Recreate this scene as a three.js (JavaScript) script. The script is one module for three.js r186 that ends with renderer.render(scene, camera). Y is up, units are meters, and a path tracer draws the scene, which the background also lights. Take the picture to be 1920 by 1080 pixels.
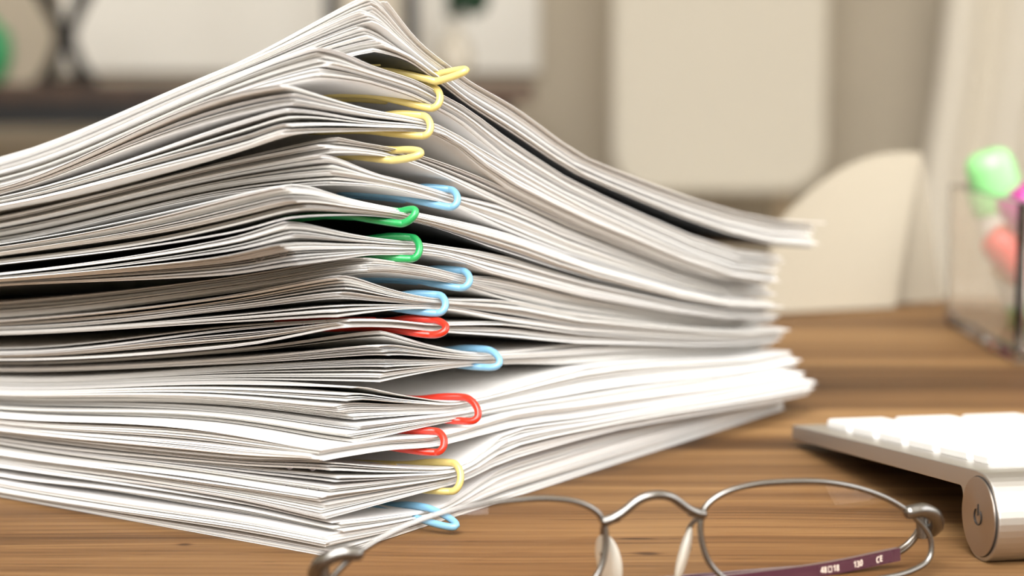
import * as THREE from 'three';
import { RoundedBoxGeometry } from 'three/addons/geometries/RoundedBoxGeometry.js';
import { mergeGeometries } from 'three/addons/utils/BufferGeometryUtils.js';
import { RectAreaLightUniformsLib } from 'three/addons/lights/RectAreaLightUniformsLib.js';

// ------------------------------------------------------------------ camera, sky, light, exposure
// The table top is y = 0; the lens hangs 10 cm above it, at the table's near edge.
const scene = new THREE.Scene();
const camera = new THREE.PerspectiveCamera(17.144, 16 / 9, 0.02, 30);
camera.position.set(0, 0.0995, 0);
camera.rotation.x = -THREE.MathUtils.degToRad(6.43);
camera.focus = 0.412;
camera.userData.fStop = 10.5;
const renderer = new THREE.WebGLRenderer({ antialias: true });
renderer.toneMapping = THREE.LinearToneMapping;
renderer.toneMappingExposure = 0.88;
renderer.shadowMap.enabled = true;
scene.background = new THREE.Color(0.985, 0.99, 1.0);        // overcast sky, seen only through the window
scene.backgroundIntensity = 2;
RectAreaLightUniformsLib.init();
const ROOM = { x0: -2.1, x1: 1.5, z0: -3.2, z1: 1.0, y0: -0.74, y1: 1.86 };
const WIN = { z0: -1.1, z1: 0.8, y0: 0.32, y1: 1.6 };       // opening in the right wall
const WIN2 = { x0: -0.85, x1: 0.85, y0: 0.55, y1: 1.72 };     // opening in the wall behind the camera
const LAMP = { x: -0.35, y: 1.8, z: 0.52, w: 1.2, d: 0.8 };    // flat panel lamp under the ceiling, above and behind the camera
const SKY = new THREE.Color(0.985, 0.99, 1.0);
{ const l = new THREE.RectAreaLight(SKY, 12, WIN2.x1 - WIN2.x0 - 0.1, WIN2.y1 - WIN2.y0 - 0.1), xm = (WIN2.x0 + WIN2.x1) / 2, ym = (WIN2.y0 + WIN2.y1) / 2;
  l.name = 'rear_window_daylight'; l.position.set(xm, ym, ROOM.z1 + 0.02); l.lookAt(xm, ym, 0); scene.add(l); }
{ const l = new THREE.RectAreaLight(SKY, 2.5, WIN.z1 - WIN.z0 - 0.1, WIN.y1 - WIN.y0 - 0.1);     // daylight entering through the window
  l.name = 'window_daylight'; l.position.set(ROOM.x1 + 0.02, (WIN.y0 + WIN.y1) / 2, (WIN.z0 + WIN.z1) / 2); l.lookAt(0, (WIN.y0 + WIN.y1) / 2, (WIN.z0 + WIN.z1) / 2); scene.add(l); }

// ------------------------------------------------------------------ helpers
const V = (x, y, z) => new THREE.Vector3(x, y, z);
function rng(seed) { let a = seed >>> 0; return () => { a = (a + 0x6D2B79F5) | 0; let t = Math.imul(a ^ (a >>> 15), 1 | a); t = (t + Math.imul(t ^ (t >>> 7), 61 | t)) ^ t; return ((t ^ (t >>> 14)) >>> 0) / 4294967296; }; }
const used = {};
function numbered(n) { const k = used[n] = (used[n] ?? -1) + 1; return k ? `${n}_${String(k).padStart(3, '0')}` : n; }
function mesh(name, geo, mat, parent) {
  const m = new THREE.Mesh(geo, mat); m.castShadow = m.receiveShadow = true;
  if (parent) { m.name = name; parent.add(m); } else { m.name = numbered(name); scene.add(m); }
  return m;
}
function thing(name, label, category, group) {
  const g = new THREE.Group(); g.name = numbered(name); g.userData = { label, category };
  if (group) g.userData.group = group;
  scene.add(g); return g;
}
function tag(o, label, category, group) { o.userData = { label, category }; if (group) o.userData.group = group; return o; }
function struct(name, geo, mat) { const m = mesh(name, geo, mat); m.userData.kind = 'structure'; return m; }
function box(x0, x1, y0, y1, z0, z1, r = 0) {
  const g = r ? new RoundedBoxGeometry(x1 - x0, y1 - y0, z1 - z0, 2, r) : new THREE.BoxGeometry(x1 - x0, y1 - y0, z1 - z0);
  return g.translate((x0 + x1) / 2, (y0 + y1) / 2, (z0 + z1) / 2);
}
const flat = (gs) => mergeGeometries(gs.map((g) => { const n = g.index ? g.toNonIndexed() : g; for (const k of Object.keys(n.attributes)) if (!['position', 'normal', 'uv'].includes(k)) n.deleteAttribute(k); return n; }));
function tube(pts, r, seg = 40, closed = false, rs = 10) { return new THREE.TubeGeometry(new THREE.CatmullRomCurve3(pts, closed, 'centripetal'), seg, r, rs, closed); }
function capped(pts, r, seg = 40, rs = 10) { // tube with rounded ends
  const a = new THREE.SphereGeometry(r, rs, 6).translate(pts[0].x, pts[0].y, pts[0].z), e = pts[pts.length - 1];
  return flat([tube(pts, r, seg, false, rs), a, new THREE.SphereGeometry(r, rs, 6).translate(e.x, e.y, e.z)]);
}
function std(color, roughness = 0.6, o = {}) { return new THREE.MeshPhysicalMaterial({ color, roughness, ...o }); }
// smooth value noise on a lattice, for textures
function noise2(seed) {
  const R = rng(seed), N = 256, t = new Float32Array(N * N); for (let i = 0; i < t.length; i++) t[i] = R();
  return (x, y) => { const xi = Math.floor(x), yi = Math.floor(y), u = x - xi, v = y - yi, s = u * u * (3 - 2 * u), w = v * v * (3 - 2 * v), g = (a, b) => t[(b & 255) * N + (a & 255)];
    return (g(xi, yi) * (1 - s) + g(xi + 1, yi) * s) * (1 - w) + (g(xi, yi + 1) * (1 - s) + g(xi + 1, yi + 1) * s) * w; };
}
function dataTex(w, h, fn, srgb = true) {
  const d = new Uint8Array(w * h * 4);
  for (let j = 0; j < h; j++) for (let i = 0; i < w; i++) { const c = fn(i, j), k = (j * w + i) * 4; d[k] = c[0]; d[k + 1] = c[1]; d[k + 2] = c[2]; d[k + 3] = 255; }
  const t = new THREE.DataTexture(d, w, h); t.magFilter = THREE.LinearFilter; t.minFilter = THREE.LinearMipmapLinearFilter; t.generateMipmaps = true;
  t.wrapS = t.wrapT = THREE.MirroredRepeatWrapping; if (srgb) t.colorSpace = THREE.SRGBColorSpace; t.needsUpdate = true; return t;
}
function planarUV(geo, ax, ay, size, off = [0, 0]) { const p = geo.attributes.position, uv = new Float32Array(p.count * 2); for (let i = 0; i < p.count; i++) { uv[2 * i] = (p.getComponent(i, ax) + off[0]) / size[0]; uv[2 * i + 1] = (p.getComponent(i, ay) + off[1]) / size[1]; } geo.setAttribute('uv', new THREE.BufferAttribute(uv, 2)); return geo; }

// ------------------------------------------------------------------ wood
function woodTexture(seed, w, h, mx, my, dark, mid, light, knots = []) { // grain along u; w x h pixels over mx x my metres
  const n1 = noise2(seed), n2 = noise2(seed + 1), n3 = noise2(seed + 2), R = rng(seed + 3), pores = new Float32Array(w * h);
  for (let k = 0; k < 5200; k++) { const L = 10 + R() * 60, x = Math.floor(R() * w), y = Math.floor(R() * h), a = 0.12 + 0.3 * R(); for (let i = 0; i < L; i++) pores[y * w + ((x + i) % w)] += a * Math.sin(Math.PI * i / L); }
  return (i, j) => {
    const x = i / w * mx, y = j / h * my;
    const warp = 0.012 * n1(x * 5, y * 12) + 0.004 * n1(x * 17 + 9, y * 40);
    let v = 0.5 * n2(x * 2.2 + 3, (y + warp) * 55) + 0.28 * n2(x * 5 + 31, (y + warp) * 190) + 0.22 * n3(x * 14, (y + warp) * 900);
    v += 0.16 * (n3(x * 40, y * 1600) - 0.5) + 0.25 * (n1(x * 1.6 + 50, y * 7) - 0.5) - 0.5 * pores[j * w + i];
    for (const [kx, ky, kl, kw] of knots) { const d = ((x - kx) / kl) ** 2 + ((y - ky) / kw) ** 2; if (d < 6) v -= 0.55 * Math.exp(-d) * (0.6 + 0.8 * n3(x * 300, y * 2500)); }
    v = Math.max(0, Math.min(1, (v - 0.18) / 0.64));
    const a = v < 0.5 ? dark : mid, b = v < 0.5 ? mid : light, t = v < 0.5 ? v * 2 : v * 2 - 1;
    return [0, 1, 2].map((c) => a[c] + (b[c] - a[c]) * t);
  };
}
const tableWoodFn = woodTexture(11, 2048, 1536, 0.64, 0.48, [66, 45, 26], [104, 75, 46], [136, 104, 67], [[0.3280, 0.4035, 0.0022, 0.0009], [0.2304, 0.3969, 0.0012, 0.0008], [0.3264, 0.3925, 0.0030, 0.0005]]);
const tableWood = dataTex(2048, 1536, tableWoodFn);
const tableBump = dataTex(1024, 768, (i, j) => { const c = tableWoodFn(i * 2, j * 2); const v = (c[0] + c[1] + c[2]) / 3; return [v, v, v]; }, false);
const woodMat = new THREE.MeshPhysicalMaterial({ map: tableWood, bumpMap: tableBump, bumpScale: 0.00025, roughness: 0.6, specularIntensity: 0.35 });
const darkWoodMat = new THREE.MeshPhysicalMaterial({ map: dataTex(512, 256, woodTexture(23, 512, 256, 0.64, 0.4, [58, 40, 28], [96, 70, 50], [128, 98, 72])), roughness: 0.55 });

// ------------------------------------------------------------------ the room
const plaster = noise2(77);
const wallTex = dataTex(512, 512, (i, j) => { const v = 0.94 + 0.05 * plaster(i / 60, j / 60) + 0.03 * (plaster(i / 3, j / 3) - 0.5); return [196 * v, 184 * v, 163 * v]; });
const wallMat = std(0xffffff, 0.9, { map: wallTex });
const paleMat = std(0xe6dfd0, 0.9), ceilMat = std(0xf1ece2, 0.9), whiteTrim = std(0xf2eee6, 0.5);
const { x0: RX0, x1: RX1, z0: RZ0, z1: RZ1, y0: RY0, y1: RY1 } = ROOM;
struct('floor', planarUV(box(RX0 - 0.15, RX1 + 0.15, RY0 - 0.1, RY0, RZ0 - 0.15, RZ1 + 0.15), 0, 2, [0.64, 0.4]), darkWoodMat);
struct('ceiling', box(RX0 - 0.15, RX1 + 0.15, RY1, RY1 + 0.1, RZ0 - 0.15, RZ1 + 0.15), ceilMat);
struct('wall_back', planarUV(box(RX0 - 0.15, RX1 + 0.15, RY0, RY1, RZ0 - 0.15, RZ0), 0, 1, [1.2, 1.2]), wallMat);
struct('wall_left', planarUV(box(RX0 - 0.15, RX0, RY0, RY1, RZ0, RZ1), 2, 1, [1.2, 1.2]), wallMat);
struct('wall_rear', flat([
  box(RX0 - 0.15, RX1 + 0.15, RY0, WIN2.y0, RZ1, RZ1 + 0.15), box(RX0 - 0.15, RX1 + 0.15, WIN2.y1, RY1, RZ1, RZ1 + 0.15),
  box(RX0 - 0.15, WIN2.x0, WIN2.y0, WIN2.y1, RZ1, RZ1 + 0.15), box(WIN2.x1, RX1 + 0.15, WIN2.y0, WIN2.y1, RZ1, RZ1 + 0.15)]), paleMat);
struct('wall_right', flat([
  box(RX1, RX1 + 0.15, RY0, WIN.y0, RZ0, RZ1), box(RX1, RX1 + 0.15, WIN.y1, RY1, RZ0, RZ1),
  box(RX1, RX1 + 0.15, WIN.y0, WIN.y1, RZ0, WIN.z0), box(RX1, RX1 + 0.15, WIN.y0, WIN.y1, WIN.z1, RZ1)]), paleMat);
{ // the window: frame, mullion, two panes, sill
  const w = new THREE.Group(); w.name = 'window_1'; w.userData.kind = 'structure'; scene.add(w);
  const x0 = RX1 + 0.05, x1 = RX1 + 0.1, zm = (WIN.z0 + WIN.z1) / 2;
  mesh('window_frame', flat([box(x0, x1, WIN.y0, WIN.y0 + 0.05, WIN.z0, WIN.z1), box(x0, x1, WIN.y1 - 0.05, WIN.y1, WIN.z0, WIN.z1), box(x0, x1, WIN.y0, WIN.y1, WIN.z0, WIN.z0 + 0.05), box(x0, x1, WIN.y0, WIN.y1, WIN.z1 - 0.05, WIN.z1)]), whiteTrim, w);
  mesh('mullion', box(x0, x1, WIN.y0 + 0.05, WIN.y1 - 0.05, zm - 0.025, zm + 0.025), whiteTrim, w);
  const glass = new THREE.MeshPhysicalMaterial({ color: 0xffffff, transmission: 1, thickness: 0, roughness: 0, ior: 1.45 });
  for (const s of [-1, 1]) mesh('pane', box(x0 + 0.022, x0 + 0.026, WIN.y0 + 0.05, WIN.y1 - 0.05, s < 0 ? WIN.z0 + 0.05 : zm + 0.025, s < 0 ? zm - 0.025 : WIN.z1 - 0.05), glass, w);
  mesh('window_sill', box(RX1 - 0.06, x0, WIN.y0 - 0.03, WIN.y0, WIN.z0 - 0.04, WIN.z1 + 0.04, 0.008), whiteTrim, w);
}
{ // the window behind the camera
  const w = new THREE.Group(); w.name = 'window_2'; w.userData.kind = 'structure'; scene.add(w);
  const z0 = RZ1 + 0.05, z1 = RZ1 + 0.1, xm = (WIN2.x0 + WIN2.x1) / 2;
  mesh('window_frame', flat([box(WIN2.x0, WIN2.x1, WIN2.y0, WIN2.y0 + 0.05, z0, z1), box(WIN2.x0, WIN2.x1, WIN2.y1 - 0.05, WIN2.y1, z0, z1), box(WIN2.x0, WIN2.x0 + 0.05, WIN2.y0, WIN2.y1, z0, z1), box(WIN2.x1 - 0.05, WIN2.x1, WIN2.y0, WIN2.y1, z0, z1)]), whiteTrim, w);
  mesh('mullion', box(xm - 0.025, xm + 0.025, WIN2.y0 + 0.05, WIN2.y1 - 0.05, z0, z1), whiteTrim, w);
  const glass = new THREE.MeshPhysicalMaterial({ color: 0xffffff, transmission: 1, thickness: 0, roughness: 0, ior: 1.45 });
  for (const q of [-1, 1]) mesh('pane', box(q < 0 ? WIN2.x0 + 0.05 : xm + 0.025, q < 0 ? xm - 0.025 : WIN2.x1 - 0.05, WIN2.y0 + 0.05, WIN2.y1 - 0.05, z0 + 0.022, z0 + 0.026), glass, w);
  mesh('window_sill', box(WIN2.x0 - 0.04, WIN2.x1 + 0.04, WIN2.y0 - 0.03, WIN2.y0, RZ1 - 0.06, z0, 0.008), whiteTrim, w);
}
{ // the panel lamp: aluminium frame, glowing diffuser, the light just below it
  const c = thing('ceiling_light', 'flat white rectangular panel lamp hanging under the ceiling', 'lamp'), y = LAMP.y, x0 = LAMP.x - LAMP.w / 2, x1 = LAMP.x + LAMP.w / 2, z0 = LAMP.z - LAMP.d / 2, z1 = LAMP.z + LAMP.d / 2;
  mesh('frame', flat([box(x0 - 0.02, x0, y - 0.02, y + 0.02, z0 - 0.02, z1 + 0.02), box(x1, x1 + 0.02, y - 0.02, y + 0.02, z0 - 0.02, z1 + 0.02), box(x0, x1, y - 0.02, y + 0.02, z0 - 0.02, z0), box(x0, x1, y - 0.02, y + 0.02, z1, z1 + 0.02), box(x0, x1, y + 0.01, y + 0.02, z0, z1)]), whiteTrim, c);
  mesh('diffuser', box(x0, x1, y - 0.012, y - 0.004, z0, z1), std(0xffffff, 0.6, { emissive: SKY, emissiveIntensity: 2 }), c);
  mesh('suspension', flat([[x0 + 0.1, z0 + 0.1], [x1 - 0.1, z0 + 0.1], [x0 + 0.1, z1 - 0.1], [x1 - 0.1, z1 - 0.1]].map(([x, z]) => box(x - 0.002, x + 0.002, y + 0.02, RY1, z - 0.002, z + 0.002))), whiteTrim, c);
  const l = new THREE.RectAreaLight(SKY, 15, LAMP.w, LAMP.d); l.name = 'panel_light'; l.position.set(LAMP.x, y - 0.03, LAMP.z); l.lookAt(LAMP.x, 0, LAMP.z); scene.add(l);
}
struct('baseboard_back', box(RX0, RX1, RY0, RY0 + 0.09, RZ0, RZ0 + 0.018), whiteTrim);

// ------------------------------------------------------------------ the desk
{
  const t = thing('wooden_desk', 'brown wooden desk with horizontal grain carrying the stack of papers', 'desk');
  mesh('tabletop', planarUV(box(-0.85, 0.75, -0.032, 0, -0.845, -0.1, 0.003), 0, 2, [0.64, 0.56], [0.3, 0.86]), woodMat, t);
  const legMat = std(0x2c2a28, 0.5);
  for (const x of [-0.8, 0.7]) for (const z of [-0.8, -0.15]) mesh('leg', box(x - 0.022, x + 0.022, RY0, -0.032, z - 0.022, z + 0.022, 0.004), legMat, t);
}

// ------------------------------------------------------------------ stack of clipped paper bundles
// Plan frame of the stack: corner O on the desk, us along the short (210 mm) edge, ut along the long (297 mm) edge.
const SO = [-0.03746, -0.38605], TH0 = Math.atan2(-0.8235, 0.567), SHEET_T = 0.0001, W = 0.21, LEN = 0.297;
const plan = (a) => ({ us: [Math.cos(a), Math.sin(a)], ut: [Math.sin(a), -Math.cos(a)] });
const base = plan(TH0);
// n sheets; ds shift along the short edge; rot turn; c corner [bottom, top]; R / L heights along the short / long edge [distance, bottom, top], all mm
const B = [
  { n: 44, ds: 15.5, rot: 0, c: [103.8, 116.2], R: [[22.4, 96.6, 101.0], [48.4, 86.3, 91.8], [82.8, 73.4, 78.1], [210, 47.2, 54.8]], L: [[38.9, 96.5, 101.0], [116.3, 74.2, 79.0]] },
  { n: 36, ds: -2.1, rot: -1.0, c: [98.6, 105.7], R: [[39.5, 92.0, 95.6], [67.7, 78.9, 83.8], [103.3, 66.6, 70.6], [210, 40.9, 46.3]], L: [[22.3, 94.2, 98.4], [93.9, 72.6, 76.9]] },
  { n: 26, ds: -12.6, rot: 0.1, c: [87.7, 97.6], R: [[45.1, 86.8, 89.4], [76.3, 73.1, 78.6], [110.6, 62.0, 66.5], [210, 39.0, 41.5]], L: [[13.3, 83.7, 95.5], [83.9, 69.9, 74.2]] },
  { n: 20, ds: 2.2, rot: -2.15, c: [83.5, 86.8], R: [[20.2, 81.6, 83.6], [65.2, 68.5, 72.7], [102.2, 57.7, 61.2], [210, 35.1, 37.0]], L: [[26.2, 79.2, 81.6], [97.1, 64.8, 66.8]] },
  { n: 25, ds: 0.5, rot: -1.85, c: [77.1, 83.4], R: [[43.7, 70.3, 72.8], [66.5, 63.2, 68.5], [103.2, 53.2, 57.7], [210, 32.7, 35.1]], L: [[24.8, 74.4, 79.1], [95.8, 60.6, 64.8]] },
  { n: 26, ds: -10.5, rot: -0.15, c: [71.0, 79.2], R: [[36.0, 68.1, 70.7], [74.7, 57.8, 63.3], [109.4, 49.1, 53.6], [210, 31.5, 34.0]], L: [[15.5, 67.1, 75.1], [86.4, 56.6, 61.5]] },
  { n: 25, ds: -9.6, rot: -0.15, c: [61.2, 70.8], R: [[39.3, 60.7, 63.2], [73.8, 52.4, 57.7], [108.5, 44.5, 48.9], [210, 28.8, 31.2]], L: [[16.5, 58.6, 66.2], [87.8, 51.7, 54.7]] },
  { n: 24, ds: 13.1, rot: -3.05, c: [58.1, 62.1], R: [[36.4, 51.8, 54.2], [55.1, 46.7, 51.8], [93.4, 39.0, 43.3], [210, 23.1, 25.5]], L: [[36.0, 51.7, 55.2], [108.4, 40.9, 44.9]] },
  { n: 23, ds: 2.9, rot: -1.2, c: [49.9, 59.2], R: [[36.2, 47.6, 49.9], [62.9, 42.0, 46.9], [98.9, 35.5, 39.6], [210, 22.3, 24.5]], L: [[27.9, 46.7, 52.6], [100.8, 38.4, 41.9]] },
  { n: 16, ds: 5.9, rot: -1.5, c: [47.5, 49.2], R: [[28.9, 43.3, 44.9], [60.3, 38.4, 41.8], [96.7, 32.4, 35.2], [210, 20.1, 21.7]], L: [[30.6, 40.8, 45.3], [103.9, 31.8, 34.5]] },
  { n: 28, ds: 17.3, rot: -3.7, c: [34.4, 45.9], R: [[42.4, 32.4, 35.2], [90.8, 26.3, 31.4], [210, 15.2, 18.1]], L: [[39.7, 31.5, 38.4], [112.5, 23.9, 29.4]] },
  { n: 40, ds: 7.4, rot: -0.4, c: [22.7, 35.3], R: [[41.7, 21.7, 25.7], [92.3, 18.7, 26.7], [210, 11.5, 16.4]], L: [[32.8, 23.4, 32.7], [108.4, 18.8, 24.5]] },
  { n: 25, ds: -3.0, rot: 1.95, c: [21.0, 23.9], R: [[39.1, 17.7, 20.2], [63.8, 17.7, 21.4], [96.6, 15.6, 19.0], [210, 10.8, 13.3]], L: [[24.3, 18.5, 24.2], [101.5, 15.2, 19.1]] },
  { n: 40, ds: -1.5, rot: 1.9, c: [8.3, 20.4], R: [[43.4, 8.2, 12.2], [62.4, 10.2, 17.4], [95.3, 10.6, 15.3], [210, 5.5, 10.3]], L: [[26.0, 9.1, 17.6], [103.6, 7.1, 14.1]] },
  { n: 34, ds: 0.4, rot: -0.5, c: [0.05, 7.4], R: [[35.8, 0.05, 3.6], [64.3, 0.05, 8.8], [99.8, 0.05, 8.7], [210, 0.05, 4.2]], L: [[26.9, 0.05, 8.3], [101.0, 0.05, 7.4]] },
];
function pchip(xs, ys) { // monotone cubic through the stations, flat beyond the ends
  const n = xs.length, d = [], m = new Array(n).fill(0);
  for (let i = 0; i < n - 1; i++) d.push((ys[i + 1] - ys[i]) / (xs[i + 1] - xs[i]));
  for (let i = 1; i < n - 1; i++) m[i] = d[i - 1] * d[i] <= 0 ? 0 : 2 * d[i - 1] * d[i] / (d[i - 1] + d[i]);
  m[0] = d[0]; m[n - 1] = 0.3 * d[n - 2];
  return (x) => {
    if (x <= xs[0]) return ys[0]; if (x >= xs[n - 1]) return ys[n - 1];
    let i = 0; while (x > xs[i + 1]) i++;
    const h = xs[i + 1] - xs[i], t = (x - xs[i]) / h, t2 = t * t, t3 = t2 * t;
    return ys[i] * (2 * t3 - 3 * t2 + 1) + m[i] * h * (t3 - 2 * t2 + t) + ys[i + 1] * (3 * t2 - 2 * t3) + m[i + 1] * h * (t3 - t2);
  };
}
const sstep = (a, b, x) => { const t = Math.max(0, Math.min(1, (x - a) / (b - a))); return t * t * (3 - 2 * t); };
B.forEach((b, i) => {
  b.a = TH0 + THREE.MathUtils.degToRad(b.rot); b.dir = plan(b.a);
  b.o = [SO[0] + b.ds * 1e-3 * base.us[0], SO[1] + b.ds * 1e-3 * base.us[1]];
  const far = b.R[b.R.length - 1], mk = (k) => {
    const R = pchip([0, 0.55 * b.R[0][0], ...b.R.map((r) => r[0])], [b.c[k], b.c[k] + (b.R[0][k + 1] - b.c[k]) * (k ? 0.64 : 0.3), ...b.R.map((r) => r[k + 1])]);
    const L = pchip([0, ...b.L.map((r) => r[0]), 297], [b.c[k], ...b.L.map((r) => r[k + 1]), far[k + 1] * 1.02]);
    return (s, t) => { const r = Math.hypot(Math.max(s, 0), Math.max(t, 0)), w = sstep(0.22, 1, Math.atan2(Math.max(t, 0), Math.max(s, 1e-6)) / (Math.PI / 2)); return (R(r) * (1 - w) + L(r) * w) * 1e-3; };
  };
  b.lo = mk(0); b.hi = mk(1); b.clipS = b.R[0][0];
});
const local = (b, x, z) => { const dx = x - b.o[0], dz = z - b.o[1]; return [dx * b.dir.us[0] + dz * b.dir.us[1], dx * b.dir.ut[0] + dz * b.dir.ut[1]]; };
const world = (b, s, t) => [b.o[0] + s * b.dir.us[0] + t * b.dir.ut[0], b.o[1] + s * b.dir.us[1] + t * b.dir.ut[1]];
// Common grid in the stack's plan frame: every bundle's bottom and top, put in order from the desk up (pool-adjacent-violators)
const GS = 0.003, G0 = -0.036, GN = 92, GM = 124, layers = B.map(() => [new Float32Array(GN * GM), new Float32Array(GN * GM)]);
for (let j = 0; j < GM; j++) for (let i = 0; i < GN; i++) {
  const S = G0 + i * GS, T = G0 + j * GS, x = SO[0] + S * base.us[0] + T * base.ut[0], z = SO[1] + S * base.us[1] + T * base.ut[1];
  const y = [], off = []; let acc = 0;
  for (let k = 14; k >= 0; k--) {
    const b = B[k], [s, t] = local(b, x, z), d = Math.hypot(s - b.clipS * 1e-3 + 0.004, t), gap = 0.0013 * Math.exp(-((d / 0.012) ** 2)) + 0.00006;
    acc += k === 14 ? 0.00003 : gap; off.push(acc); y.push(b.lo(s * 1e3, t * 1e3) - acc);
    acc += b.n * SHEET_T * 1.04; off.push(acc); y.push(b.hi(s * 1e3, t * 1e3) - acc); acc += k === 14 ? gap : gap * 0.9;
  }
  const blk = [];
  for (const v of y) { blk.push([v, 1]); while (blk.length > 1 && blk[blk.length - 2][0] > blk[blk.length - 1][0]) { const q = blk.pop(), p = blk[blk.length - 1]; p[0] = (p[0] * p[1] + q[0] * q[1]) / (p[1] + q[1]); p[1] += q[1]; } }
  let q = 0; for (const [v, c] of blk) for (let e = 0; e < c; e++, q++) layers[14 - (q >> 1)][q & 1][j * GN + i] = Math.max(v, 0) + off[q];
}
for (const pair of layers) for (let h = 0; h < 2; h++) for (let pass = 0; pass < 1; pass++) { // the same blur on every layer keeps their order
  const src = pair[h], dst = new Float32Array(src.length), at = (i, j) => src[Math.max(0, Math.min(GM - 1, j)) * GN + Math.max(0, Math.min(GN - 1, i))];
  for (let j = 0; j < GM; j++) for (let i = 0; i < GN; i++) dst[j * GN + i] = (4 * at(i, j) + 2 * (at(i - 1, j) + at(i + 1, j) + at(i, j - 1) + at(i, j + 1)) + at(i - 1, j - 1) + at(i + 1, j - 1) + at(i - 1, j + 1) + at(i + 1, j + 1)) / 16;
  pair[h] = dst;
}
function level(k, h, x, z) { // height of bundle k's bottom (0) or top (1) at a point of the desk plan
  const dx = x - SO[0], dz = z - SO[1], fi = (dx * base.us[0] + dz * base.us[1] - G0) / GS, fj = (dx * base.ut[0] + dz * base.ut[1] - G0) / GS;
  const i = Math.max(0, Math.min(GN - 2, Math.floor(fi))), j = Math.max(0, Math.min(GM - 2, Math.floor(fj))), u = Math.max(0, Math.min(1, fi - i)), v = Math.max(0, Math.min(1, fj - j)), g = layers[k][h], q = j * GN + i;
  return (g[q] * (1 - u) + g[q + 1] * u) * (1 - v) + (g[q + GN] * (1 - u) + g[q + GN + 1] * u) * v;
}
const sNodes = [0, 2, 5, 8, 11, 14, 17, 20, 23, 26, 29, 32, 35, 38, 41, 45, 50, 57, 66, 78, 92, 110, 130, 155, 182, 210].map((v) => v / 210);
const tNodes = [0, 2, 5, 9, 13, 18, 24, 31, 38, 46, 54, 62, 70, 78, 86, 94, 103, 114, 130, 152, 182, 220, 258, 297].map((v) => v / 297);
function sheetGeometry(heightAt, place) { // heightAt gives [underside, thickness]; // a closed slab: top, bottom and four edge faces
  const ns = sNodes.length, nt = tNodes.length, P = [], TH = [], top = [];
  for (let j = 0; j < nt; j++) for (let i = 0; i < ns; i++) { const [x, z] = place(sNodes[i] * W, tNodes[j] * LEN); const [y, th] = heightAt(x, z); P.push([x, y, z]); TH.push(th); }
  const pos = [], nor = [], idx = [], n = ns * nt, at = (i, j) => P[j * ns + i];
  for (let j = 0; j < nt; j++) for (let i = 0; i < ns; i++) {
    const a = at(Math.max(i - 1, 0), j), b = at(Math.min(i + 1, ns - 1), j), c = at(i, Math.max(j - 1, 0)), d = at(i, Math.min(j + 1, nt - 1));
    const ux = b[0] - a[0], uy = b[1] - a[1], uz = b[2] - a[2], vx = d[0] - c[0], vy = d[1] - c[1], vz = d[2] - c[2];
    let nx = uy * vz - uz * vy, ny = uz * vx - ux * vz, nz = ux * vy - uy * vx; const l = Math.hypot(nx, ny, nz) * (ny < 0 ? -1 : 1); top.push([nx / l, ny / l, nz / l]);
  }
  for (let q = 0; q < n; q++) { pos.push(P[q][0], P[q][1] + TH[q], P[q][2]); nor.push(...top[q]); }
  for (let q = 0; q < n; q++) { pos.push(...P[q]); nor.push(-top[q][0], -top[q][1], -top[q][2]); }
  for (let j = 0; j < nt - 1; j++) for (let i = 0; i < ns - 1; i++) { const q = j * ns + i; idx.push(q, q + 1, q + ns, q + 1, q + ns + 1, q + ns, n + q, n + q + ns, n + q + 1, n + q + 1, n + q + ns, n + q + ns + 1); }
  const side = (list, nx, nz) => { const s = pos.length / 3; for (const q of list) { pos.push(P[q][0], P[q][1] + TH[q], P[q][2], ...P[q]); nor.push(nx, 0, nz, nx, 0, nz); } for (let k = 0; k < list.length - 1; k++) { const a = s + 2 * k; idx.push(a, a + 2, a + 1, a + 1, a + 2, a + 3); } };
  const row = (j) => sNodes.map((_, i) => j * ns + i), col = (i) => tNodes.map((_, j) => j * ns + i);
  const out = (q0, q1) => { const dx = P[q1][0] - P[q0][0], dz = P[q1][2] - P[q0][2], l = Math.hypot(dx, dz); return [dx / l, dz / l]; };
  side(row(0).reverse(), ...out(ns, 0)); side(col(0), ...out(1, 0)); side(row(nt - 1), ...out(n - 2 * ns, n - ns)); side(col(ns - 1).reverse(), ...out(ns - 2, ns - 1));
  const g = new THREE.BufferGeometry();
  g.setAttribute('position', new THREE.Float32BufferAttribute(pos, 3)); g.setAttribute('normal', new THREE.Float32BufferAttribute(nor, 3)); g.setIndex(idx); return g;
}
const paper = [0xebe9e6, 0xe7e5e3, 0xeeece8, 0xe5e2dd].map((c) => std(c, 0.85, { specularIntensity: 0.3, side: THREE.DoubleSide }));
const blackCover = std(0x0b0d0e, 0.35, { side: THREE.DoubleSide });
const stapleMat = std(0x8a8488, 0.35, { metalness: 1 });
const bump = (x, c, w) => Math.exp(-(((x - c) / w) ** 2));
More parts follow.
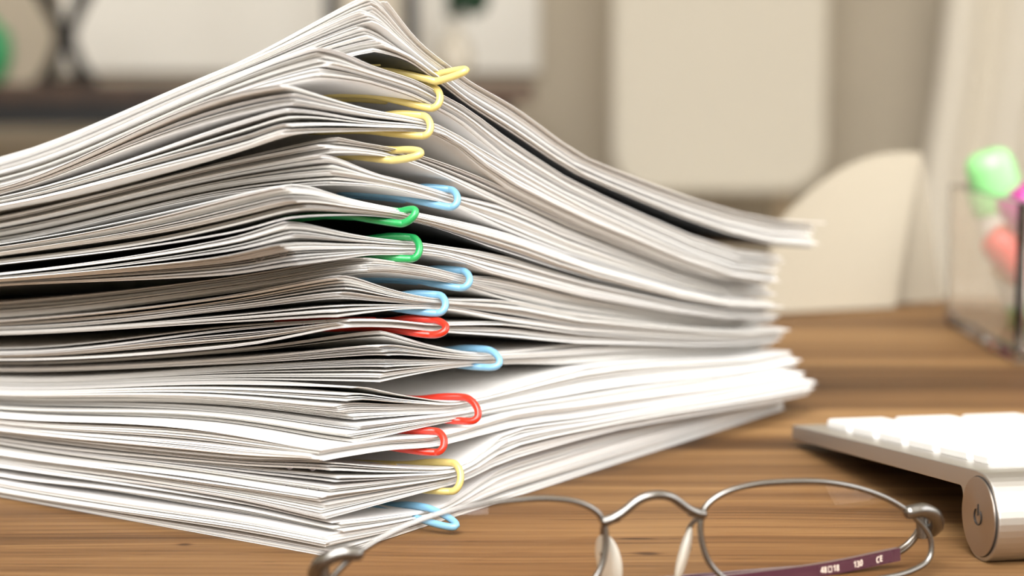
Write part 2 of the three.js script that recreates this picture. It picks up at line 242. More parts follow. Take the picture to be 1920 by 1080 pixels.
const CLIPS = [ // colour, where the bend sits on the short edge (mm), turn towards the corner (deg), how far the bend sticks out (mm), where it drops from top to underside (> 1 late), lowest and highest part of the bundle gripped, lift of the bend (mm), what the label says
  ['yellow', 20, 30, 6.5, 2, 0, 0.22, 1.2, 'pale yellow paper clip sticking out below the topmost bundle'],
  ['yellow', 36.5, 35, 2.0, 1, 0, 1, 0, 'pale yellow paper clip curling around the second bundle from the top'],
  ['yellow', 43, 42, 1.8, 1, 0, 1, 0, 'pale yellow paper clip curling around the third bundle from the top'],
  ['yellow', 19.5, 20, 5.5, 1, 0.1, 0.5, 0.5, 'short end of pale yellow paper clip on the fourth bundle from the top'],
  ['blue', 41.5, 40, 1.8, 1, 0, 1, 0, 'light blue paper clip directly above the upper green clip'],
  ['green', 33.5, 45, 3.2, 2.0, 0, 0.4, 0.8, 'green paper clip crossing the black gap, the upper of two green ones'],
  ['green', 36, 35, 1.8, 1, 0, 1, 0, 'green paper clip curling around a bundle, the lower of two green ones'],
  ['blue', 33.5, 32, 2.0, 1, 0, 1, 0, 'light blue paper clip below the lower green clip, upper of a pair'],
  ['blue', 33.5, 32, 1.8, 1, 0, 1, 0, 'light blue paper clip directly above the uppermost red clip'],
  ['red', 28, 30, 3.4, 1, 0, 1, 0, 'orange-red paper clip between two light blue clips, highest of the red ones'],
  ['blue', 39, 20, 3.6, 0.6, 0.2, 1, 0, 'long light blue paper clip end between two red clips'],
  ['red', 37.5, 25, 3.6, 0.6, 0.2, 1, 0, 'red paper clip below the long light blue one, middle of the red ones'],
  ['red', 36, 35, 2.0, 1, 0, 1, 0, 'red paper clip just above the lowest yellow clip'],
  ['yellow', 40, 30, 2.2, 1, 0, 1, 0, 'pale yellow paper clip looping around the second bundle from the desk'],
  ['blue', 29, 0, 8, 0.5, 0.88, 1, -1.2, 'grey-blue paper clip pointing out over the desk from the bottom bundle'],
];
const clipColors = { yellow: 0xcdb96f, blue: 0x76a9c8, green: 0x239a52, red: 0xcc2a12 };
const clipMats = Object.fromEntries(Object.entries(clipColors).map(([k, c]) => [k, std(c, 0.32, { clearcoat: 0.3, clearcoatRoughness: 0.25 })]));
const ordinal = ['topmost', 'second from the top', 'third from the top', 'fourth from the top', 'fifth from the top', 'sixth from the top', 'seventh from the top', 'eighth from the top', 'ninth from the top', 'thin one tenth from the top', 'fifth from the desk', 'fourth from the desk', 'third from the desk', 'second from the desk', 'lowest on the desk'];
B.forEach((b, k) => {
  const R = rng(900 + k * 17), grp = thing('paper_bundle', `white paper bundle with ${CLIPS[k][0]} clip, ${ordinal[k]} in the stack`, 'paper bundle', 'clipped paper bundles in the stack');
  // gaps between sheets: small ones everywhere, wider ones between stapled documents
  const gaps = [], docs = [0]; let left = 3 + Math.floor(R() * 5), doc = 0;
  for (let j = 1; j < b.n; j++) {
    const g = { w: 0.04 + 0.25 * R() ** 3, fan: 3.2 * R() ** 3.6, big: 0, t: 0, tw: 1, s: 0, sw: 1, ph: R() * 6 };
    if (--left <= 0) { left = 3 + Math.floor(R() * 7); doc++; g.big = 1.5 + 5 * R(); g.t = 0.13 * R(); g.tw = 0.02 + 0.05 * R(); g.s = 0.03 * R(); g.sw = 0.012 + 0.012 * R(); g.cor = R(); }
    gaps.push(g); docs.push(doc);
  }
  const docShift = Array.from({ length: doc + 1 }, () => [(R() - 0.5) * 0.0045, (R() - 0.5) * 0.003, (R() - 0.5) * 0.016, (R() - 0.5) * 0.0009, (R() - 0.5) * 0.0005]);
  docShift[0] = [0, 0, 0, 0, 0]; const first = docs.map((d) => docs.indexOf(d));
  const weight = (g, s, t) => g.w * (1 + 0.6 * Math.sin(g.ph + 30 * t + 45 * s)) + g.fan * bump(s, 0, 0.03) * bump(t, 0, 0.05) + (g.big ? g.big * (0.05 + 0.1 * bump(s, 0, 0.06) + bump(t, g.t, g.tw) * bump(s, 0, 0.05) + 0.9 * g.cor * bump(s, g.s, g.sw) * bump(t, 0, 0.03)) : 0);
  b.sheetAt = (j, x, z) => { // underside and thickness of sheet j: loose and thin in the fanned corner, close-packed further along both edges
    const [s, t] = local(b, x, z), lo = level(k, 0, x, z), hi = level(k, 1, x, z), free = Math.max(0, hi - lo - b.n * SHEET_T); let sum = 1e-9, part = 0, own = 0;
    for (let q = 0; q < gaps.length; q++) { const w = weight(gaps[q], s, t); sum += w; if (q < j) part += w; if (q === j) own = w; }
    const swell = gaps[j]?.big ? 0 : Math.max(0.92 * sstep(0.034, 0.06, s), 0.8 * sstep(0.03, 0.075, t));
    return [lo + j * SHEET_T + free * part / sum, SHEET_T * 0.95 + swell * free * own / sum];
  };
  for (let j = 0; j < b.n; j++) {
    const d = docShift[docs[j]], js = d[0] + d[3] * (j - first[j]) + (R() - 0.5) * 0.001, jt = d[1] + d[4] * (j - first[j]) + (R() - 0.5) * 0.0009, ja = d[2] + (R() - 0.5) * 0.004, ca = Math.cos(ja), sa = Math.sin(ja);
    mesh('sheet', sheetGeometry((x, z) => b.sheetAt(j, x, z), (s, t) => world(b, s * ca - t * sa + js, s * sa + t * ca + jt)), paper[Math.floor(R() * 4)], grp);
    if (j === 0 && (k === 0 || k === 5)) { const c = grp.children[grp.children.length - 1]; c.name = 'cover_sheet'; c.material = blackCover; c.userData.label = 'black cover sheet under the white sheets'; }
  }
  // staples whose bent legs show in the wider gaps of some bundles
  const st = { 6: [0.5], 9: [0.7], 11: [0.75, 0.28], 13: [0.85, 0.6] }[k] || [];
  for (const f of st) {
    let j = Math.round(f * b.n), best = -1; for (let q = Math.max(1, j - 6); q < Math.min(b.n, j + 7); q++) if (gaps[q - 1].big > best) { best = gaps[q - 1].big; j = q; }
    for (const tt of [0.004, 0.0105]) {
      const [x, z] = world(b, 0.0022, tt), [x2, z2] = world(b, 0.0022, tt + 0.003), y = b.sheetAt(j, x, z)[0] - 0.00005, pts = [];
      for (let q = 0; q <= 8; q++) { const f2 = q / 8; pts.push(V(x + (x2 - x) * f2, y - 0.0011 * Math.sin(Math.PI * f2), z + (z2 - z) * f2)); }
      mesh('staple_leg', capped(pts, 0.00022, 14, 6), stapleMat, grp);
    }
  }
});

// ------------------------------------------------------------------ paper clips
B.forEach((b, k) => {
  const [col, sc, turn, out, drop, gripLo, gripHi, lift, label] = CLIPS[k], r = 0.00082, ph = THREE.MathUtils.degToRad(turn);
  const A = [-Math.sin(ph), Math.cos(ph)], Bv = [Math.cos(ph), Math.sin(ph)];   // inwards, across (in the bundle's s, t)
  const pt = (a, c, h) => { const s = sc * 1e-3 + (a * A[0] + c * Bv[0]) * 1e-3, t = -0.0012 + (a * A[1] + c * Bv[1]) * 1e-3, [x, z] = world(b, s, t); // the legs lie on the paper at the edge and press into the fanned sheets further in
    const q = Math.min(a, 6), [xe, ze] = world(b, sc * 1e-3 + (q * A[0] + c * Bv[0]) * 1e-3, -0.0012 + (q * A[1] + c * Bv[1]) * 1e-3), press = sstep(3, 12, a) * 0.0009, lv = (h2, px, pz) => { const l0 = level(k, 0, px, pz), l1 = level(k, 1, px, pz); return l0 + (l1 - l0) * (h2 ? gripHi : gripLo); };
    const y = h === 1 ? Math.min(lv(1, x, z), lv(1, xe, ze)) + r - press : Math.max(lv(0, x, z), lv(0, xe, ze)) - r + press; return V(x, Math.max(y, r), z); };
  const p = [], w1 = 3.6, w2 = 2.2, a1 = 30, a2 = 22;
  for (let a = 12; a <= a1; a += 6) p.push(pt(a, -w1, 1));
  for (let q = 1; q < 6; q++) p.push(pt(a1 + w1 * Math.sin(Math.PI * q / 6), -w1 * Math.cos(Math.PI * q / 6), 1));
  for (let a = a1; a >= 1; a -= 5) p.push(pt(a, w1 - 1.6 * (1 - a / a1), 1));
  const e0 = pt(0, w1 - 1.6, 1), e1 = pt(0, -w2 + 1.2, 0), aw = [A[0] * b.dir.us[0] + A[1] * b.dir.ut[0], A[0] * b.dir.us[1] + A[1] * b.dir.ut[1]];
  const ow = [-b.dir.ut[0], -b.dir.ut[1]], po = out * 1e-3;                       // straight out from the paper's edge
  for (let q = 0; q <= 10; q++) { const f = q / 10, m = Math.sin(Math.PI * f), c = (1 - Math.cos(Math.PI * f)) / 2, cy = drop >= 1 ? c ** drop : 1 - (1 - c) ** (1 / drop); p.push(V(e0.x + (e1.x - e0.x) * c + ow[0] * po * m * 0.9 - aw[0] * po * m * 0.25, Math.max(r, e0.y + (e1.y - e0.y) * cy + lift * 1e-3 * m), e0.z + (e1.z - e0.z) * c + ow[1] * po * m * 0.9 - aw[1] * po * m * 0.25)); }
  for (let a = 2; a <= a2; a += 5) p.push(pt(a, -w2 + 1.2 * (1 - a / a2), 0));
  for (let q = 1; q < 6; q++) p.push(pt(a2 + w2 * Math.sin(Math.PI * q / 6), -w2 * Math.cos(Math.PI * q / 6), 0));
  for (let a = a2; a >= 8; a -= 6) p.push(pt(a, w2, 0));
  tag(mesh('paper_clip', capped(p, r, 260, 10), clipMats[col]), label, 'paper clip', 'coloured paper clips on the bundles');
});

// ------------------------------------------------------------------ keyboard
{
  const kb = thing('keyboard', 'slim silver aluminium keyboard with white keys beside the glasses', 'keyboard');
  kb.position.set(0.0964, 0, -0.3845);
  const along = V(0.985, 0, -0.172), fwd = V(-0.172, 0, -0.985);            // from the visible end to the other; from tube to thin front edge
  kb.matrixAutoUpdate = true; kb.quaternion.setFromRotationMatrix(new THREE.Matrix4().makeBasis(along, V(0, 1, 0), fwd.clone().negate()));
  // local: x along the tube, y up, -z towards the thin edge
  const alu = std(0xc9c6c1, 0.38, { metalness: 1 }), Rt = 0.009, L = 0.28, D = 0.122, yT = 0.0055, th = 0.0034;
  const sh = new THREE.Shape(), slope = (2 * Rt - yT) / (D - 0.002);
  sh.moveTo(-D, yT - 0.0008); sh.quadraticCurveTo(-D, yT, -D + 0.001, yT + 0.0001);
  sh.lineTo(-0.003, 2 * Rt - 0.0001);
  for (let q = 0; q <= 30; q++) { const a = Math.PI * (0.53 - q / 30 * 1.42); sh.lineTo(Rt * Math.cos(a), Rt + Rt * Math.sin(a)); }
  sh.lineTo(-Rt * 0.985, Rt + 0.0016); sh.quadraticCurveTo(-Rt * 0.985, 2 * Rt - 0.0008 - th, -Rt - 0.0025, 2 * Rt - slope * Rt - th - 0.0003);
  sh.lineTo(-D, yT - th); sh.closePath();
  const bg = new THREE.ExtrudeGeometry(sh, { depth: L, bevelEnabled: true, bevelThickness: 0.0003, bevelSize: 0.0002, bevelSegments: 2, curveSegments: 24 });
  bg.applyMatrix4(new THREE.Matrix4().makeBasis(V(0, 0, 1), V(0, 1, 0), V(-1, 0, 0))).translate(L, 0, 0);   // shape x -> local z (negative = towards front), extrusion -> local -x, then moved so that the visible end is x = 0
  const body = mesh('body', bg, alu, kb);
  // end cap with turned rings and a power mark
  const nr = noise2(5), ringTex = dataTex(512, 512, (i, j) => { const rr = Math.hypot(i - 256, j - 256), v = 128 + 100 * (nr(rr * 0.9, 3) - 0.5) + 60 * (nr(rr * 2.3, 9) - 0.5); return [v, v, v]; }, false);
  const capMat = std(0xb9b0a8, 0.3, { metalness: 1, bumpMap: ringTex, bumpScale: 0.00006 });
  const cap = mesh('end_cap', new THREE.CylinderGeometry(0.00815, 0.00815, 0.0012, 64).rotateZ(Math.PI / 2).translate(-0.0002, Rt, 0), capMat, kb);
  { const p = cap.geometry.attributes.position, uv = cap.geometry.attributes.uv; for (let i = 0; i < p.count; i++) uv.setXY(i, p.getZ(i) / 0.018 + 0.5, (p.getY(i) - Rt) / 0.018 + 0.5); }
  cap.userData.label = 'round brushed metal end cap with power symbol';
  const ink = std(0x1c1815, 0.6);
  mesh('cap_seam', new THREE.TorusGeometry(0.0082, 0.00013, 6, 80).rotateY(Math.PI / 2).translate(-0.0004, Rt, 0), ink, kb);
  mesh('power_symbol', flat([new THREE.TorusGeometry(0.0017, 0.00013, 6, 40, Math.PI * 1.55).rotateZ(Math.PI * 0.725).rotateY(Math.PI / 2).translate(-0.0009, Rt, 0), box(-0.00095, -0.0007, Rt + 0.0002, Rt + 0.0026, -0.00012, 0.00012)]), ink, cap);
  // keys
  const keyMat = std(0xdddbd7, 0.5), geoCache = {}, tilt = Math.atan(slope);
  const rows = [
    [0.0105, 0.0085, Array(14).fill(14.5 / 14)],
    [0.0215, 0.0158, [1.5, ...Array(13).fill(1)]],
    [0.0403, 0.0158, [...Array(13).fill(1), 1.5]],
    [0.0591, 0.0158, [1.75, ...Array(11).fill(1), 1.75]],
    [0.0779, 0.0158, [2.25, ...Array(10).fill(1), 2.25]],
    [0.0967, 0.0158, [1, 1, 1, 1.25, 1, 5, 1.25, 1, 1, 1]]];
  const unit = 0.271 / 14.5, gapK = 0.0029;
  rows.forEach(([d, dep, us], ri) => {
    let x = 0.0045;
    us.forEach((u, ki) => {
      const w = u * unit - gapK, split = ri === 5 && ki === 1 ? [[d, dep / 2 - 0.0004], [d + dep / 2 + 0.0004, dep / 2 - 0.0004]] : [[d, dep]];
      for (const [dd, de] of split) {
        const key = w.toFixed(5) + de.toFixed(5), g = geoCache[key] ??= new RoundedBoxGeometry(w, 0.0026, de, 3, 0.0009);
        const m = mesh('key', g, keyMat, kb), dc = dd + de / 2; m.position.set(x + gapK / 2 + w / 2, yT + (D - dc) * slope + 0.0011, -dc); m.rotation.x = -tilt;
      }
      x += u * unit;
    });
  });
  for (const x of [0.02, 0.26]) mesh('rubber_foot', new THREE.CylinderGeometry(0.004, 0.004, 0.0022, 20).translate(x, 0.0011, -0.115), std(0xe8e6e2, 0.7), kb);
}

// ------------------------------------------------------------------ glasses
{
  const g = thing('eyeglasses', 'thin silver wire-rimmed eyeglasses folded on the desk in front of papers', 'glasses');
  const psi = THREE.MathUtils.degToRad(17), al = THREE.MathUtils.degToRad(84);
  const e = V(Math.cos(psi), 0, -Math.sin(psi)), back = V(-Math.sin(psi), 0, -Math.cos(psi));
  const up = V(0, Math.sin(al), 0).addScaledVector(back, Math.cos(al)), nrm = new THREE.Vector3().crossVectors(e, up);
  g.position.set(0.03, 0, -0.3513).addScaledVector(e, -0.003); g.position.y = 0.0009;
  g.quaternion.setFromRotationMatrix(new THREE.Matrix4().makeBasis(e, up, nrm));    // local x across, y up, +z towards the viewer
  const metal = std(0x85827e, 0.24, { metalness: 1 }), out = [[9.6, 15.5], [10.6, 18.6], [14, 21.2], [20, 22.7], [28, 22.9], [36, 22.2], [44, 20], [51, 16.6], [56.5, 12.2], [59.6, 7.5], [59, 3.4], [54.5, 1.2], [46, 0.3], [34, 0], [23, 0.4], [15.5, 2.4], [11.4, 6.4], [9.8, 11]];
  const bend = (x) => -0.00085 * ((x - 0.03) / 0.03) ** 2 - (Math.abs(x) > 0.03 ? 0.002 * ((Math.abs(x) - 0.03) / 0.03) ** 2 : 0); // lens base curve
  const lensMat = new THREE.MeshPhysicalMaterial({ color: 0xf6efe8, transmission: 1, thickness: 0, roughness: 0.02, ior: 1.5, specularIntensity: 0.3 });
  for (const s of [-1, 1]) {
    const pts = out.map(([x0, y]) => [s < 0 && x0 > 30 ? 30 + (x0 - 30) * 1.08 : x0, y]).map(([x, y]) => V(s * x * 1e-3, y * 0.9e-3, bend(x * 1e-3)));
    const rim = mesh('rim', tube(pts, 0.00058, 120, true, 10), metal, g);
    const curve = new THREE.CatmullRomCurve3(pts, true, 'centripetal').getPoints(80), c = [s * 0.034, 0.0104], pos = [], idx = [], RN = 6;
    for (let q = 0; q <= RN; q++) for (let i = 0; i < 80; i++) { const f = q / RN, x = c[0] + (curve[i].x - c[0]) * f, y = c[1] + (curve[i].y - c[1]) * f; pos.push(x, y, bend(Math.abs(x)) + 0.0012 * (1 - f * f)); }
    for (let q = 0; q < RN; q++) for (let i = 0; i < 80; i++) { const a = q * 80 + i, b2 = q * 80 + (i + 1) % 80; idx.push(a, a + 80, b2, b2, a + 80, b2 + 80); }
    const lg = new THREE.BufferGeometry(); lg.setAttribute('position', new THREE.Float32BufferAttribute(pos, 3)); lg.setIndex(idx); lg.computeVertexNormals();
    const lens = mesh('lens', lg, lensMat, g); lens.userData.label = 'clear lens';
    // bridge side joint, nose pad arm and pad
    mesh('solder_joint', capped([V(s * 0.0098, 0.0156, 0.0002), V(s * 0.0075, 0.0162, 0.0003)], 0.00095, 8, 8), metal, g);
    mesh('pad_arm', capped([V(s * 0.0099, 0.0148, -0.0004), V(s * 0.0092, 0.0138, -0.003), V(s * 0.0086, 0.0112, -0.0048), V(s * 0.0088, 0.0086, -0.0046), V(s * 0.0082, 0.0078, -0.0042)], 0.0005, 24, 8), metal, g);
    const pad = mesh('nose_pad', new THREE.SphereGeometry(1, 20, 14).scale(0.0011, 0.0056, 0.0032), new THREE.MeshPhysicalMaterial({ color: 0xf4efe2, transmission: 0.55, thickness: 0.002, roughness: 0.2 }), g);
    pad.position.set(s * 0.0076, 0.0074, -0.0046); pad.rotation.set(0.15, s * -0.5, s * -0.22);
    // end piece curling back to the hinge
    const ex = s < 0 ? 0.0022 : 0; mesh('end_piece', capped([V(s * (0.0545 + ex), 0.0128, -0.0016), V(s * (0.0572 + ex), 0.013, -0.0016), V(s * (0.0606 + ex), 0.0116, -0.0028), V(s * (0.0626 + ex * 0.5), 0.0092, -0.0055), V(s * 0.063, 0.0078, -0.0082)], 0.0014, 26, 12), metal, g);
    mesh('hinge', flat([new THREE.CylinderGeometry(0.0013, 0.0013, 0.0042, 16).translate(s * 0.0615, 0.0085, -0.0094), new THREE.CylinderGeometry(0.0009, 0.0009, 0.0048, 12).translate(s * 0.0615, 0.0085, -0.0094)]), metal, g);
    // folded temple lying behind the lenses, the tip in plum acetate
    const zB = s > 0 ? -0.0105 : -0.0135, tp = [V(s * 0.0612, 0.0078, zB + 0.0006), V(s * 0.0598, 0.0055, zB), V(s * 0.057, 0.0036, zB), V(s * 0.05, 0.0021, zB), V(s * 0.04, 0.0013, zB)];
    const arm = mesh('temple', flat([0, 0.0006].map((o) => tube(tp.map((p) => p.clone().add(V(0, o, 0))), 0.0006, 40, false, 8))), metal, g);
    const plum = std(0x4a2a3a, 0.25, { clearcoat: 0.6 });
    const strip = [], si = [], q0 = [V(s * 0.0565, 0.0032, zB), V(s * 0.04, 0.0014, zB), V(s * 0.02, 0.0006, zB), V(s * -0.01, 0.0006, zB), V(s * -0.04, 0.0006, zB), V(s * -0.052, 0.0006, zB - 0.0012)];
    const cv = new THREE.CatmullRomCurve3(q0).getPoints(40), hh = 0.0013, hz = 0.0008; 
    cv.forEach((p) => { for (const [dy, dz] of [[hh, hz], [hh, -hz], [-hh, -hz], [-hh, hz]]) strip.push(p.x, p.y + dy, p.z + dz); });
    for (let i = 0; i < 40; i++) for (let q = 0; q < 4; q++) { const a = i * 4 + q, b2 = i * 4 + (q + 1) % 4; si.push(a, b2, a + 4, b2, b2 + 4, a + 4); }
    si.push(0, 1, 2, 0, 2, 3, 160, 162, 161, 160, 163, 162);
    const tg = new THREE.BufferGeometry(); tg.setAttribute('position', new THREE.Float32BufferAttribute(strip, 3)); tg.setIndex(si);
    const tip = mesh('temple_tip', tg.toNonIndexed(), plum, arm); tip.geometry.computeVertexNormals(); plum.side = THREE.DoubleSide;
    tip.userData.label = 'dark plum temple tip';
    if (s > 0) { // the size marking printed on the inside of the right temple
      const cn = document.createElement('canvas'); cn.width = 1024; cn.height = 96; const cx = cn.getContext('2d');
      cx.fillStyle = '#4a2a3a'; cx.fillRect(0, 0, 1024, 96); cx.fillStyle = '#e9e4dc'; cx.font = 'bold 78px sans-serif'; cx.textBaseline = 'middle';
      cx.fillText('48', 30, 50); cx.lineWidth = 8; cx.strokeStyle = '#e9e4dc'; cx.strokeRect(136, 24, 46, 48); cx.fillText('18', 200, 50); cx.fillText('130', 480, 50); cx.fillText('CE', 790, 50);
      const tx = new THREE.CanvasTexture(cn); tx.colorSpace = THREE.SRGBColorSpace;
      const pg = new THREE.PlaneGeometry(0.0165, 0.0021, 24, 1), pp = pg.attributes.position, cc = new THREE.CatmullRomCurve3(q0);
      const yAt = (x) => { let b0 = cv[0]; for (const p of cv) if (Math.abs(p.x - x) < Math.abs(b0.x - x)) b0 = p; return b0.y; };
      for (let i = 0; i < pp.count; i++) { const x = pp.getX(i) + 0.0465; pp.setXYZ(i, x, pp.getY(i) + yAt(x), zB + hz + 0.00008); }
      pg.computeVertexNormals(); mesh('size_marking', pg, std(0xffffff, 0.3, { map: tx }), arm).userData.label = 'white size marking on plum temple';
    }
  }
  mesh('bridge', capped([V(-0.0096, 0.0154, 0.0002), V(-0.0068, 0.0168, 0.0006), V(-0.003, 0.0194, 0.0012), V(0, 0.02, 0.0014), V(0.003, 0.0194, 0.0012), V(0.0068, 0.0168, 0.0006), V(0.0096, 0.0154, 0.0002)], 0.00085, 40, 10), metal, g);
}

// ------------------------------------------------------------------ acrylic holder with markers
{
  const h = thing('pen_holder', 'clear acrylic box holder with coloured markers on the far desk', 'pen holder');
  const ac = new THREE.MeshPhysicalMaterial({ color: 0xf3eeea, transmission: 1, thickness: 0.003, roughness: 0.02, ior: 1.49, specularIntensity: 0.25 });
  const x0 = 0.172, x1 = 0.268, z0 = -0.752, z1 = -0.648, y1 = 0.056, w = 0.003;
  mesh('base_plate', box(x0, x1, 0.0003, 0.0053, z0, z1, 0.001), ac, h);
  mesh('side_wall', box(x0, x0 + w, 0.0054, y1, z0, z1, 0.0008), ac, h); mesh('side_wall', box(x1 - w, x1, 0.0054, y1, z0, z1, 0.0008), ac, h);
  mesh('end_wall', box(x0 + w, x1 - w, 0.0054, y1, z0, z0 + w, 0.0008), ac, h); mesh('end_wall', box(x0 + w, x1 - w, 0.0054, y1, z1 - w, z1, 0.0008), ac, h);
  const bodyM = std(0xece8e0, 0.4);
  const marker = (color, label, foot, head, rad, L) => {
    const m = thing('marker_pen', label, 'marker', 'markers in the acrylic holder'), c = std(color, 0.35, { clearcoat: 0.3 });
    const d = head.clone().sub(foot).normalize(); m.position.copy(foot); m.quaternion.setFromUnitVectors(V(0, 1, 0), d);
    const lathe = (pr) => new THREE.LatheGeometry(pr.map(([r, y]) => new THREE.Vector2(r, y)), 28);
    mesh('end_plug', lathe([[0, 0], [rad * 0.85, 0], [rad * 0.9, 0.001], [rad * 0.9, 0.006], [0, 0.006]]), c, m);
    mesh('barrel', lathe([[0, 0.006], [rad * 0.92, 0.006], [rad * 0.95, 0.008], [rad * 0.95, L - 0.024], [0, L - 0.024]]), bodyM, m);
    mesh('cap', lathe([[rad * 0.95, L - 0.024], [rad * 1.05, L - 0.0235], [rad * 1.05, L - 0.006], [rad * 0.9, L - 0.002], [rad * 0.6, L], [0, L]]), c, m);
  };
  marker(0x8fd88a, 'light green marker leaning highest in the acrylic holder', V(0.204, 0.0062, -0.739), V(0.1845, 0.0635, -0.7385), 0.009, 0.0665);
  marker(0xb02a86, 'magenta marker leaning beside the green one', V(0.2325, 0.0062, -0.709), V(0.1855, 0.0575, -0.7085), 0.0085, 0.068);
  marker(0xe2403f, 'red marker leaning low in the acrylic holder', V(0.2165, 0.0062, -0.712), V(0.1835, 0.0385, -0.716), 0.0075, 0.048);
  marker(0xd28a2c, 'orange marker tucked beneath the red one', V(0.23, 0.0062, -0.694), V(0.186, 0.027, -0.724), 0.0045, 0.057);
}

// ------------------------------------------------------------------ folded cream card standing on the far end of the desk
{
  const m = thing('tent_card', 'blank cream folded card, colour darkened for the dim far end, standing like a tent at the desk far edge', 'card');
  const cm = std(0xada390, 0.8, { side: THREE.DoubleSide });  // cream card, the weaker light at the far end mixed into its colour
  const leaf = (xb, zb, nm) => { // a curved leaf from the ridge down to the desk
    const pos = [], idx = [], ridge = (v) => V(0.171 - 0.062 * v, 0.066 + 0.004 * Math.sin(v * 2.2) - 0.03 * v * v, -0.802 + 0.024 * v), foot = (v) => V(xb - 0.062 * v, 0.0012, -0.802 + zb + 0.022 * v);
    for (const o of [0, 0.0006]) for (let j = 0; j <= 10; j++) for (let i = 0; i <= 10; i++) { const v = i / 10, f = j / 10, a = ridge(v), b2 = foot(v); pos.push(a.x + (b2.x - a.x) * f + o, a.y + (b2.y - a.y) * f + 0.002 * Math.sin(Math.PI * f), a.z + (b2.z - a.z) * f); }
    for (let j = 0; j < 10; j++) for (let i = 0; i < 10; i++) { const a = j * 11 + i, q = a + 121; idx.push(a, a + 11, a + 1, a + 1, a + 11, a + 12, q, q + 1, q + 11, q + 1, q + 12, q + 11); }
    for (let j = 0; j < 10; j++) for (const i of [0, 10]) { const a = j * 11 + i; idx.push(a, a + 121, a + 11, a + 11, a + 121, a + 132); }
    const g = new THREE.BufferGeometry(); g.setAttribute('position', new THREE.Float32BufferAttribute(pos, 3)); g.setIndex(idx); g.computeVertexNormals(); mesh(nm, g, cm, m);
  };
  leaf(0.161, 0.002, 'front_leaf'); leaf(0.186, -0.02, 'rear_leaf');
}

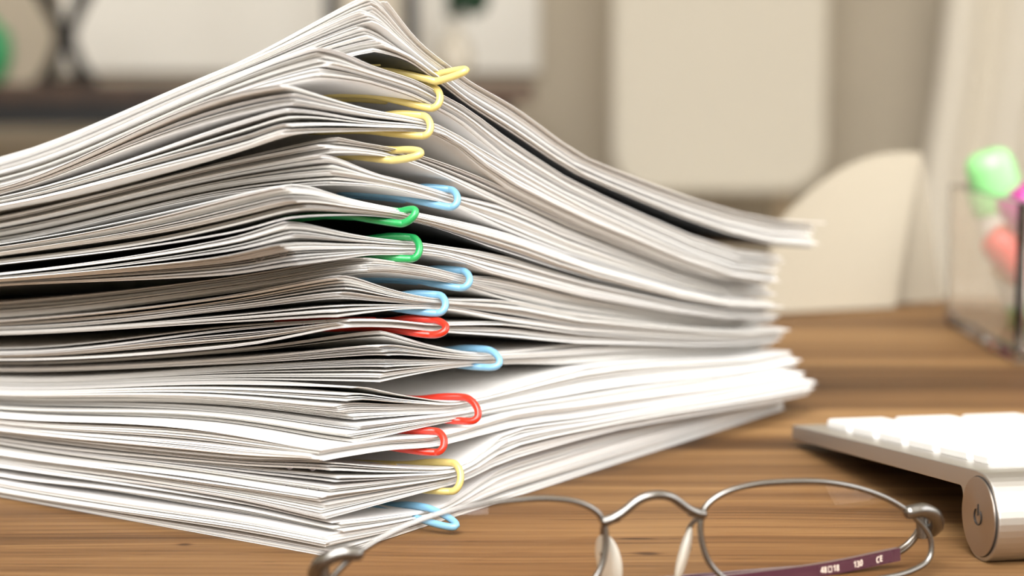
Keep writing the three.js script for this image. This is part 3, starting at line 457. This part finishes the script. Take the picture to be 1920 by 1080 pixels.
// ------------------------------------------------------------------ far side of the room
{
  const c = thing('console_table', 'dark brown wooden console table against the back wall', 'console');
  mesh('tabletop', planarUV(box(-1.5, 0.03, 0.06, 0.083, -3.0, -2.6, 0.003), 0, 2, [0.64, 0.4]), darkWoodMat, c);
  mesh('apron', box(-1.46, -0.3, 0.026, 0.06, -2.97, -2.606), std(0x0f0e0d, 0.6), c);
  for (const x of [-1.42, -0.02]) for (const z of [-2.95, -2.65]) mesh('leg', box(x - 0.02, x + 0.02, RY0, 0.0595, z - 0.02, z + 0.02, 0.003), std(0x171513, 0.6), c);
  // hourglass-shaped wire stand
  const hs = thing('wire_stand', 'dark hourglass-shaped wire stand on the console', 'stand'), dm = std(0x2a2622, 0.5, { metalness: 0.4 });
  hs.position.set(-0.631, 0.083, -2.72);
  mesh('band', new THREE.CylinderGeometry(0.013, 0.013, 0.046, 20).translate(0, 0.066, 0), dm, hs);
  for (let q = 0; q < 4; q++) { const a = q * Math.PI / 2 + 0.35, p = (r, y) => V(r * Math.cos(a), y, r * Math.sin(a)); mesh('rod', capped([p(0.04, 0.005), p(0.024, 0.03), p(0.011, 0.058), p(0.011, 0.075), p(0.026, 0.104), p(0.05, 0.14)], 0.007, 30, 8), dm, hs); }
  for (const [r, y] of [[0.04, 0.005], [0.05, 0.14]]) mesh('ring', new THREE.TorusGeometry(r, 0.0045, 8, 40).rotateX(Math.PI / 2).translate(0, y, 0), dm, hs);
  // green ornament
  const go = tag(mesh('round_vase', new THREE.LatheGeometry([[0, 0], [0.02, 0], [0.03, 0.01], [0.04, 0.04], [0.037, 0.07], [0.02, 0.088], [0.013, 0.095], [0.015, 0.1], [0, 0.098]].map(([r, y]) => new THREE.Vector2(r, y)), 32), std(0x3f9a63, 0.35)), 'rounded green vase beside the wire stand on the console', 'vase');
  go.position.set(-0.735, 0.0832, -2.68);
  // tall black frame
  const f = thing('picture_frame', 'narrow black picture frame with blank cream print on the console', 'picture frame'), bm = std(0x100e0c, 0.5);
  f.position.set(-0.202, 0.0832, -2.78);
  for (const s of [-1, 1]) mesh('side_rail', box(s * 0.056 - 0.01, s * 0.056 + 0.01, 0, 0.26, -0.009, 0.009, 0.001), bm, f);
  for (const y of [0, 0.247]) mesh('cross_rail', box(-0.046, 0.046, y, y + 0.013, -0.009, 0.009, 0.001), bm, f);
  mesh('print', box(-0.046, 0.046, 0.013, 0.247, -0.006, -0.003), std(0xcfc4b0, 0.8), f);
  // bottle vase with dark leaves
  const v = thing('bottle_vase', 'small glass ball vase holding dark green leaves on the console', 'vase'); v.position.set(-0.078, 0.0832, -2.66);
  mesh('vase_body', new THREE.LatheGeometry([[0, 0], [0.014, 0], [0.022, 0.02], [0.024, 0.042], [0.018, 0.06], [0.008, 0.068], [0.007, 0.085], [0.009, 0.088], [0, 0.086]].map(([r, y]) => new THREE.Vector2(r, y)), 32), std(0xc9c0ae, 0.15, { clearcoat: 1 }), v);
  const lm = std(0x173a22, 0.6, { side: THREE.DoubleSide }), R = rng(3);
  for (let q = 0; q < 34; q++) { const leafG = new THREE.SphereGeometry(1, 10, 8).scale(0.014, 0.022, 0.004), m = mesh('leaf', leafG, lm, v); m.position.set(0.0146 + 0.044 * (R() - 0.5), 0.11 + 0.045 * R(), 0.044 * (R() - 0.5)); m.rotation.set(R() - 0.5, R() * 6, 1.6 * (R() - 0.5)); }
  mesh('stem', capped([V(0, 0.07, 0), V(0.006, 0.09, 0), V(0.014, 0.125, 0)], 0.0022, 16, 6), lm, v);
  // white canvas on the wall above the console
  const cnv = thing('wall_canvas', 'large blank cream canvas on the wall behind the console', 'canvas');
  mesh('canvas', box(-0.74, 0.045, 0.1, 0.85, RZ0 + 0.002, RZ0 + 0.03, 0.003), std(0xeeeae0, 0.9), cnv);
  // upholstered chair
  const ch = thing('dining_chair', 'cream upholstered dining chair with rounded back by the wall', 'chair'), fab = std(0xd2cab9, 0.9), wl = std(0x8d7a5f, 0.6);
  ch.position.set(0.31, RY0, -2.72);
  const bs = new THREE.Shape(); const hw = 0.15, r = 0.06; bs.moveTo(-hw + r, 0); bs.lineTo(hw - r, 0); bs.quadraticCurveTo(hw, 0, hw, r); bs.lineTo(hw, 0.5 - r); bs.quadraticCurveTo(hw, 0.5, hw - r, 0.5); bs.lineTo(-hw + r, 0.5); bs.quadraticCurveTo(-hw, 0.5, -hw, 0.5 - r); bs.lineTo(-hw, r); bs.quadraticCurveTo(-hw, 0, -hw + r, 0);
  mesh('backrest', new THREE.ExtrudeGeometry(bs, { depth: 0.04, bevelEnabled: true, bevelThickness: 0.012, bevelSize: 0.012, bevelSegments: 4 }).translate(0, 0.67, -0.2), fab, ch);
  mesh('seat', box(-0.19, 0.19, 0.4, 0.47, -0.2, 0.2, 0.025), fab, ch);
  for (const s of [-1, 1]) { mesh('leg', box(s * 0.165 - 0.016, s * 0.165 + 0.016, 0, 0.4, 0.15, 0.182, 0.004), wl, ch); mesh('leg', box(s * 0.165 - 0.016, s * 0.165 + 0.016, 0, 0.4, -0.19, -0.158, 0.004), wl, ch); mesh('back_post', box(s * 0.1 - 0.014, s * 0.1 + 0.014, 0.46, 0.68, -0.194, -0.166, 0.004), wl, ch); }
  // curtain at the right
  const cu = thing('curtain', 'long cream curtain hanging in soft folds on the back wall', 'curtain');
  const pos = [], idx = [], NX = 90, NY = 12;
  for (const o of [0, 0.003]) for (let j = 0; j <= NY; j++) for (let i = 0; i <= NX; i++) { const u = i / NX, vv = j / NY, y = 1.7 - vv * 2.42, x = 0.66 + 0.045 * Math.sin((1.7 - y) * 0.9) - 0.05 * sstep(0.3, -0.2, y) + u * 0.75; pos.push(x, y, -3.1 + o + 0.022 * Math.sin(u * 44) + 0.008 * Math.sin(u * 97 + 1)); }
  const M = (NX + 1) * (NY + 1); for (let j = 0; j < NY; j++) for (let i = 0; i < NX; i++) { const a = j * (NX + 1) + i, b2 = a + NX + 1; idx.push(a, a + 1, b2, a + 1, b2 + 1, b2, M + a, M + b2, M + a + 1, M + a + 1, M + b2, M + b2 + 1); }
  for (let j = 0; j < NY; j++) for (const i of [0, NX]) { const a = j * (NX + 1) + i, b2 = a + NX + 1; idx.push(a, b2, M + a, b2, M + b2, M + a); }
  const cg = new THREE.BufferGeometry(); cg.setAttribute('position', new THREE.Float32BufferAttribute(pos, 3)); cg.setIndex(idx); cg.computeVertexNormals();
  mesh('drape', cg, std(0xe7dfcf, 0.9, { side: THREE.DoubleSide }), cu);
  mesh('curtain_rod', capped([V(0.55, 1.71, -3.1), V(1.45, 1.71, -3.1)], 0.011, 4, 12), std(0x6a5a48, 0.5), cu);
}

renderer.render(scene, camera);
